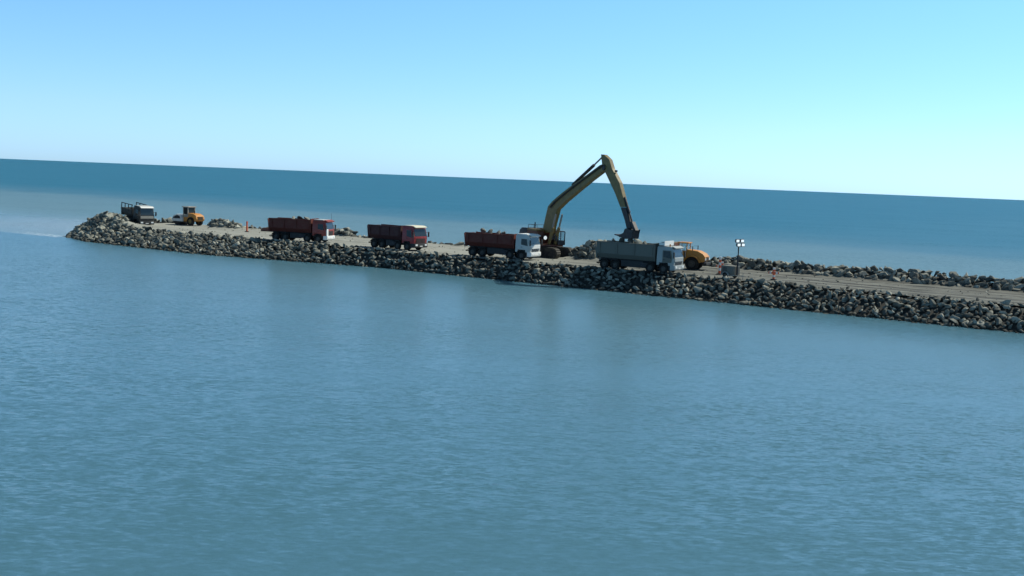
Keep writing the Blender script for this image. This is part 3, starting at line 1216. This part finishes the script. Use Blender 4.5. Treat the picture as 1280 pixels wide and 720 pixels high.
    k = MB()
    k.bar((1.75, 0.62, 2.2), (1.95, 0.35, 2.4), 0.03, 0.03)
    k.box(1.9, 1.98, 0.2, 0.42, 2.1, 2.75, 0.02)
    k.build('mirror', M['dark_steel'], cab)

    # boom, stick and bucket live in the vertical plane x-z of the house
    def in_plane(prof, y0, y1, name, mat, parent, bev=0.02):
        k = MB()
        k.prism(prof, y0, y1, bev)
        return k.build(name, mat, parent)
    boom = in_plane(EX['boom'], -0.29, 0.29, 'boom', M['old_yellow'], root, 0.04)
    stick = in_plane(EX['stick'], -0.24, 0.24, 'stick', M['old_yellow'], root, 0.04)
    in_plane(EX['stick_end'], -0.22, 0.22, 'stick_end', M['dark_steel'], stick, 0.03)
    # hydraulic hoses clipped along the side of the boom, reinforcing plates at the bend
    k = MB()
    up = [Vector((p[0], 0, p[1])) for p in EX['boom'][2:9]]
    lo = [Vector((p[0], 0, p[1])) for p in EX['boom_low']]
    for off_, fr_ in ((-0.36, 0.25), (-0.36, 0.36), (0.36, 0.3)):
        pts = [a_.lerp(b_, fr_) + Vector((0, off_, 0)) for a_, b_ in zip(up, lo)]
        for a_, b_ in zip(pts, pts[1:]):
            k.cyl(a_, b_, 0.045, 0.045, 8)
    k.build('hydraulic_hose', M['chassis'], boom, 40)
    k = MB()
    for i_ in (1, 3, 5):
        c_ = up[i_].lerp(lo[i_], 0.3)
        k.box(c_.x - 0.12, c_.x + 0.12, -0.34, -0.291, c_.z - 0.18, c_.z + 0.18, 0.01)
    k.build('hose_clamp', M['dark_steel'], boom)
    bp = EX['boom_pin']
    k = MB()
    k.cyl((bp[0], -0.36, bp[1]), (bp[0], 0.36, bp[1]), 0.3, 0.3, 20)
    k.build('boom_pin', M['dark_steel'], boom, 40)
    a, m_, c = [Vector((p[0], 0, p[1])) for p in EX['arm_cyl']]
    k = MB()
    k.cyl(a, m_, 0.19, 0.19, 16)
    ac = k.build('arm_cylinder', M['dark_steel'], root, 40)
    k = MB()
    k.cyl(m_, c, 0.10, 0.10, 12)
    k.build('piston_rod', M['steel'], ac, 40)
    for sgn in (-1, 1):
        a, c = Vector((1.45, sgn * 0.45, 1.75)), Vector((EX['lift'][0], sgn * 0.45, EX['lift'][1]))
        mid = a.lerp(c, 0.55)
        k = MB()
        k.cyl(a, mid, 0.2, 0.2, 16)
        lc = k.build('lift_cylinder', M['old_yellow'], root, 40)
        k = MB()
        k.cyl(mid, c, 0.11, 0.11, 12)
        k.build('piston_rod', M['steel'], lc, 40)
    a, c = [Vector((p[0], 0, p[1])) for p in EX['bucket_cyl']]
    k = MB()
    k.cyl(a, a.lerp(c, .6), 0.15, 0.15, 14)
    k.cyl(a.lerp(c, .6), c, 0.09, 0.09, 12)
    k.build('bucket_cylinder', M['dark_steel'], stick, 40)
    in_plane(EX['link'], -0.22, 0.22, 'bucket_link', M['dark_steel'], stick, 0.01)
    k = MB()
    k.prism(EX['bucket'], -0.5, 0.5, 0.03)
    bk = k.build('bucket', M['dark_steel'], root)
    for yy in (-0.4, -0.2, 0.0, 0.2, 0.4):
        k = MB()
        p, e = Vector(EX['lip']), Vector(EX['tooth'])
        k.bar((p.x, yy, p.y), (e.x, yy, e.y), 0.14, 0.12)
        k.build('tooth', M['dark_steel'], bk)
    k = MB()
    p = EX['lamp']
    k.box(p[0], p[0] + 0.22, -0.12, 0.12, p[1] - 0.1, p[1] + 0.12, 0.02)
    k.build('stick_lamp', M['dark_steel'], stick)


EX_SRC = dict(
    boom=[(680, 291), (684, 272), (687.3, 258), (692.5, 251.5), (705, 241), (718, 231), (736, 218.5), (752, 206.5), (757, 204.5), (760.5, 209), (756.8, 213.6),
          (740.8, 225.8), (722.4, 240.8), (708, 253), (698.8, 262), (695, 276), (691.5, 291)],
    boom_low=[(698.5, 263), (700.5, 260.5), (708, 253), (722.4, 240.8), (740.8, 225.8), (755, 215), (757, 213.4)],
    stick=[(753.2, 193.0), (757, 193.4), (763.5, 199.5), (767, 211), (776, 228.5), (781.5, 249), (783.8, 259), (777.5, 259), (770.5, 241), (757.8, 214), (754.5, 205)],
    stick_end=[(777.6, 259.4), (783.9, 259.4), (787.5, 272), (790.5, 284), (789.5, 287.5), (785.5, 287), (783, 276)],
    boom_pin=(757.5, 209.5), arm_cyl=[(716, 231.0), (742.5, 206.5), (754.3, 195.0)], lift=(699, 268),
    bucket_cyl=[(780.8, 247), (790.6, 278)], link=[(789, 277), (792, 277), (796.5, 288), (793.5, 288.5)],
    bucket=[(785.5, 286), (789, 285), (792, 288), (796, 286.8), (794.8, 292), (793.8, 298.5), (786, 298.6), (779, 296.6), (775.5, 294), (779, 293.4), (783.5, 291)],
    lip=(777.5, 294.6), tooth=(772.2, 293.0), lamp=(769.5, 214))


def plane_coords(px, py, c, hd):
    """design-time survey: where the sight line of a photo point meets the excavator's own vertical plane"""
    dx, dy = px - 640, py - 360
    u = dx * math.cos(ROLL) + dy * math.sin(ROLL)
    v = -dx * math.sin(ROLL) + dy * math.cos(ROLL)
    ray = Vector((u, F_PX * math.cos(PITCH) - v * math.sin(PITCH), -F_PX * math.sin(PITCH) - v * math.cos(PITCH)))
    h = Vector((math.cos(hd), -math.sin(hd), 0))
    nrm = Vector((math.sin(hd), math.cos(hd), 0))
    o = Vector((0, 0, CAM_H))
    k = (Vector(c) - o).dot(nrm) / ray.dot(nrm)
    p = o + ray * k - Vector(c)
    return round(p.dot(h), 2), round(p.z, 2)


EXC = (4.0, 137.0, ground(4.0, 137.0))
EX = {}
for key, val in EX_SRC.items():
    if isinstance(val, list):
        EX[key] = [plane_coords(a, c, EXC, R(60)) for a, c in val]
    else:
        EX[key] = plane_coords(*val, EXC, R(60))
print('EX', EX)
excavator()


def articulated_dumper():
    loc = (18.5, 126.8)
    root = empty('articulated_dumper', at_ground(*loc), -R(24))
    root.scale = (0.93, 0.93, 0.93)
    tag(root, 'yellow articulated dumper with rounded hood, standing just behind the grey truck', 'articulated dumper')
    for x in (2.7, -1.4, -3.2):
        for sgn in (-1, 1):
            wheel(x, sgn * 1.1, 0.82, 0.62, root, M['rim'], sgn)
    k = MB()
    k.box(0.9, 4.1, -0.5, 0.5, 0.75, 1.25, 0.03)
    k.box(-4.3, 0.6, -0.45, 0.45, 0.85, 1.25, 0.03)
    k.cyl((0.75, 0, 0.7), (0.75, 0, 1.4), 0.3, 0.3, 14)
    k.build('chassis', M['dark_steel'], root)
    k = MB()
    k.prism([(1.95, 1.25), (4.0, 1.05), (4.25, 1.25), (4.3, 1.7, 0.05), (4.0, 2.05, 0.12), (3.3, 2.38, 0.18), (1.95, 2.5, 0.15)], -1.15, 1.15, 0.06)
    hood = k.build('hood', M['yellow'], root, 40)
    k = MB()
    for z in (1.3, 1.45, 1.6):
        k.box(4.24, 4.35, -0.6, 0.6, z, z + 0.08, 0.01)
    k.build('grille', M['chassis'], hood)
    for sgn in (-1, 1):
        k = MB()
        k.box(4.22, 4.35, sgn * 0.86 - 0.15, sgn * 0.86 + 0.15, 1.3, 1.55, 0.02)
        k.build('headlight', M['lens'], hood)
        k = MB()
        prof = [(2.7 + 1.05 * math.cos(a), 0.82 + 0.98 * math.sin(a)) for a in np.linspace(R(10), R(165), 10)]
        prof += [(2.7 + 0.97 * math.cos(a), 0.82 + 0.90 * math.sin(a)) for a in np.linspace(R(165), R(10), 10)]
        k.prism(prof, sgn * 0.8, sgn * 1.45)
        k.build('mudguard', M['yellow'], root)
        k = MB()
        k.bar((2.3, sgn * 0.9, 2.9), (2.75, sgn * 1.3, 2.9), 0.03, 0.03)
        k.box(2.7, 2.78, sgn * 1.3 - 0.1, sgn * 1.3 + 0.1, 2.45, 2.95, 0.02)
        k.build('mirror', M['chassis'], root)
    k = MB()
    k.box(4.1, 4.5, -1.1, 1.1, 0.7, 1.0, 0.05)
    k.build('bumper', M['chassis'], root)
    k = MB()
    k.box(0.75, 1.94, -0.85, 0.85, 1.25, 2.3, 0.04)
    k.box(0.7, 2.1, -0.9, 0.9, 3.22, 3.36, 0.04)
    for xx in (0.8, 1.88):
        for yy in (-0.8, 0.8):
            k.box(xx - 0.05, xx + 0.05, yy - 0.05, yy + 0.05, 2.3, 3.22, 0)
    cab = k.build('cab', M['yellow'], root)
    k = MB()
    k.box(1.86, 1.88, -0.74, 0.74, 2.31, 3.21, 0)
    for yy in (-0.82, 0.82):
        k.box(0.86, 1.82, yy - 0.01, yy + 0.01, 2.31, 3.21, 0)
    k.build('window', M['clear'], cab)
    # bed with raised guard over the cab
    k = MB()
    k.prism([(-4.6, 1.5), (-3.6, 1.3), (0.3, 1.3), (0.45, 1.6), (0.45, 2.9), (-4.9, 2.6)], -1.4, -1.3, 0.01)
    k.prism([(-4.6, 1.5), (-3.6, 1.3), (0.3, 1.3), (0.45, 1.6), (0.45, 2.9), (-4.9, 2.6)], 1.3, 1.4, 0.01)
    k.prism([(-4.6, 1.5), (-3.6, 1.3), (0.3, 1.3), (0.3, 1.4), (-3.6, 1.4), (-4.6, 1.6)], -1.297, 1.297)
    k.box(0.35, 0.45, -1.297, 1.297, 1.42, 3.25, 0.01)
    bed = k.build('dump_body', M['rust_red'], root)
    k = MB()
    k.prism([(0.45, 3.1), (0.35, 3.3), (-2.0, 3.05), (-2.0, 2.85)], -1.42, 1.42, 0.01)
    k.build('body_rim', M['old_yellow'], bed)


articulated_dumper()


def roller():
    x, y = w2(9.8, 15.0)
    root = empty('road_roller', (x, y, ground(x, y)), math.atan2(-E2.y, -E2.x) + R(6))
    tag(root, 'small yellow road roller with smooth steel drum, on the road behind the dark truck', 'road roller')
    k = MB()
    k.cyl((1.55, -1.05, 0.78), (1.55, 1.05, 0.78), 0.78, 0.78, 40, 0.02)
    k.build('drum', M['dark_steel'], root, 40)
    k = MB()
    for sgn in (-1, 1):
        k.box(0.55, 2.45, sgn * 1.16 - 0.07, sgn * 1.16 + 0.07, 0.62, 1.05, 0.02)
    k.box(2.35, 2.55, -1.09, 1.09, 0.62, 1.02, 0.02)
    k.box(0.45, 0.75, -1.09, 1.09, 0.6, 1.2, 0.02)
    k.prism([(0.75, 1.0), (0.75, 1.62), (1.6, 1.74), (2.35, 1.45), (2.5, 1.03), (2.3, 1.3), (1.55, 1.6), (0.95, 1.45)], -1.08, 1.08)
    k.build('drum_frame', M['white'], root)
    k = MB()
    k.prism([(-2.35, 0.75), (-2.5, 1.1), (-2.3, 1.65, 0.05), (-1.7, 1.92, 0.10), (-0.6, 2.0, 0.12), (-0.6, 0.7)], -0.92, 0.92, 0.07)
    hood = k.build('hood', M['yellow'], root, 40)
    k = MB()
    for z in (0.95, 1.1, 1.25, 1.4):
        k.box(-2.52, -2.36, -0.6, 0.6, z, z + 0.07, 0.01)
    k.build('grille', M['chassis'], hood)
    k = MB()
    k.box(-0.6, 0.4, -0.8, 0.8, 0.6, 1.35, 0.04)
    k.build('chassis', M['yellow'], root)
    for sgn in (-1, 1):
        wheel(-1.3, sgn * 0.95, 0.68, 0.45, root, M['old_yellow'], sgn)
    k = MB()
    k.box(-0.75, 0.75, -0.9, 0.9, 2.88, 3.02, 0.03)
    for xx in (-0.5, 0.45):
        for yy in (-0.75, 0.75):
            k.box(xx - 0.06, xx + 0.06, yy - 0.06, yy + 0.06, 1.36, 2.88, 0)
    k.box(-0.5, 0.45, -0.75, 0.75, 1.353, 1.75, 0.02)
    cab = k.build('cab', M['dust_steel'], root)
    k = MB()
    for yy in (-0.76, 0.76):
        k.box(-0.43, 0.38, yy - 0.01, yy + 0.01, 1.78, 2.86, 0)
    for xx in (-0.52, 0.47):
        k.box(xx - 0.01, xx + 0.01, -0.68, 0.68, 1.78, 2.86, 0)
    k.build('window', M['glass'], cab)
    k = MB()
    k.cyl((-1.6, 0.4, 1.9), (-1.6, 0.4, 2.4), 0.06, 0.06, 10)
    k.build('exhaust_pipe', M['chassis'], root, 40)


roller()


def lighting_tower():
    x, y = 23.0, 115.6
    root = empty('lighting_tower', at_ground(x, y), -R(52))
    tag(root, 'mobile lighting tower with four white floodlights on a mast above a grey trailer', 'lighting tower')
    k = MB()
    k.box(-0.85, 0.75, -0.6, 0.6, 0.42, 1.35, 0.05)
    k.build('generator_housing', M['grey_body'], root)
    k = MB()
    for i in range(5):
        k.box(-0.6, 0.0, -0.62, -0.605, 0.6 + i * 0.12, 0.66 + i * 0.12, 0)
    k.build('vent', M['chassis'], root)
    k = MB()
    k.box(-0.9, 0.8, -0.55, 0.55, 0.30, 0.415, 0.01)
    k.bar((0.8, 0.3, 0.37), (1.9, 0.0, 0.40), 0.07, 0.07)
    k.bar((0.8, -0.3, 0.37), (1.9, 0.0, 0.40), 0.07, 0.07)
    k.cyl((1.7, 0, 0.0), (1.7, 0, 0.75), 0.035, 0.035, 8)
    k.build('trailer_frame', M['dust_steel'], root)
    for sgn in (-1, 1):
        wheel(-0.05, sgn * 0.74, 0.32, 0.2, root, M['rim'], sgn)
        k = MB()
        prof = [(-0.05 + 0.42 * math.cos(a), 0.32 + 0.40 * math.sin(a)) for a in np.linspace(R(5), R(175), 9)]
        prof += [(-0.05 + 0.38 * math.cos(a), 0.32 + 0.36 * math.sin(a)) for a in np.linspace(R(175), R(5), 9)]
        k.prism(prof, sgn * 0.62, sgn * 0.88)
        k.build('mudguard', M['pale_grey'], root)
    k = MB()
    k.cyl((0.88, 0, 0.38), (0.88, 0, 2.4), 0.09, 0.09, 12)
    k.cyl((0.88, 0, 2.4), (0.88, 0, 3.95), 0.065, 0.065, 12)
    k.bar((0.88, -0.55, 3.97), (0.88, 0.55, 3.97), 0.06, 0.06)
    k.bar((0.88, -0.45, 3.60), (0.88, 0.45, 3.60), 0.06, 0.06)
    k.build('mast', M['dark_steel'], root, 40)
    for (yy, zz) in ((-0.42, 4.02), (0.30, 4.02), (-0.20, 3.60), (0.46, 3.60)):
        h = MB()
        h.prism([(0.92, zz - 0.13), (1.08, zz - 0.20), (1.08, zz + 0.20), (0.92, zz + 0.14)], yy - 0.26, yy + 0.26, 0.02)
        hd_ = h.build('floodlight', M['dark_steel'], root)
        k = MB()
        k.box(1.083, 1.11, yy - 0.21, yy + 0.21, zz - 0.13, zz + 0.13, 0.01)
        k.build('lens', M['emissive_lens'], hd_)


lighting_tower()


def marker(x, y, hgt, label, board=None, rz=0.0, stripes=True):
    root = empty('marker_post', at_ground(x, y), rz)
    tag(root, label, 'marker post', None)
    k = MB()
    k.box(-0.28, 0.28, -0.28, 0.28, 0.0, 0.12, 0.04)
    k.build('base', M['chassis'], root)
    num = 6 if stripes else 1
    seg = (hgt - 0.12) / num
    red, wht = MB(), MB()
    for i in range(num):
        z0 = 0.12 + i * seg
        (red if i % 2 == 0 else wht).cyl((0, 0, z0), (0, 0, z0 + seg), 0.13, 0.13, 14)
    red.build('post', M['hazard_red'], root, 40)
    if num > 1:
        wht.build('reflective_band', M['hazard_white'], root, 40)
    else:
        wht.bm.free()
    if board:
        k = MB()
        k.box(-board / 2, board / 2, -0.16, -0.132, hgt * 0.50, hgt * 0.68, 0.005)
        bd = k.build('board', M['hazard_red'], root)
        for i in (-1, 1):
            k = MB()
            k.box(i * board * 0.3 - 0.1, i * board * 0.3 + 0.1, -0.168, -0.162, hgt * 0.50 + .01, hgt * 0.68 - .01, 0)
            k.build('stripe', M['hazard_white'], bd)
    return root


marker(22.6, 119.7, 1.95, 'tall red and white banded marker post beside the yellow dumper', rz=-R(25))
marker(23.4, 122.6, 1.25, 'short red and white post with a striped cross board, behind the tall banded post', board=1.3, rz=-R(25))
marker(27.5, 115.3, 1.3, 'red marker post with a red cross board, right of the lighting tower', board=1.1, rz=-R(25))
marker(-40.1, 164.6, 1.6, 'plain orange-red marker post standing alone left of the red truck with the white bumper', stripes=False)

x, y = -37.6, 168.0
root = empty('road_barrier', at_ground(x, y), -R(20))
tag(root, 'low dark red road barrier lying behind the plain marker post', 'barrier')
k = MB()
k.prism([(-1.3, 0.0), (1.3, 0.0), (1.25, 0.35), (0.9, 0.55), (-0.9, 0.55), (-1.25, 0.35)], -0.2, 0.2, 0.04)
k.build('barrier_block', M['rust_red'], root)
k = MB()
for q in (-0.7, 0.7):
    k.box(q - 0.25, q + 0.25, -0.24, 0.24, -0.02, 0.12, 0.02)
k.build('foot', M['chassis'], root)
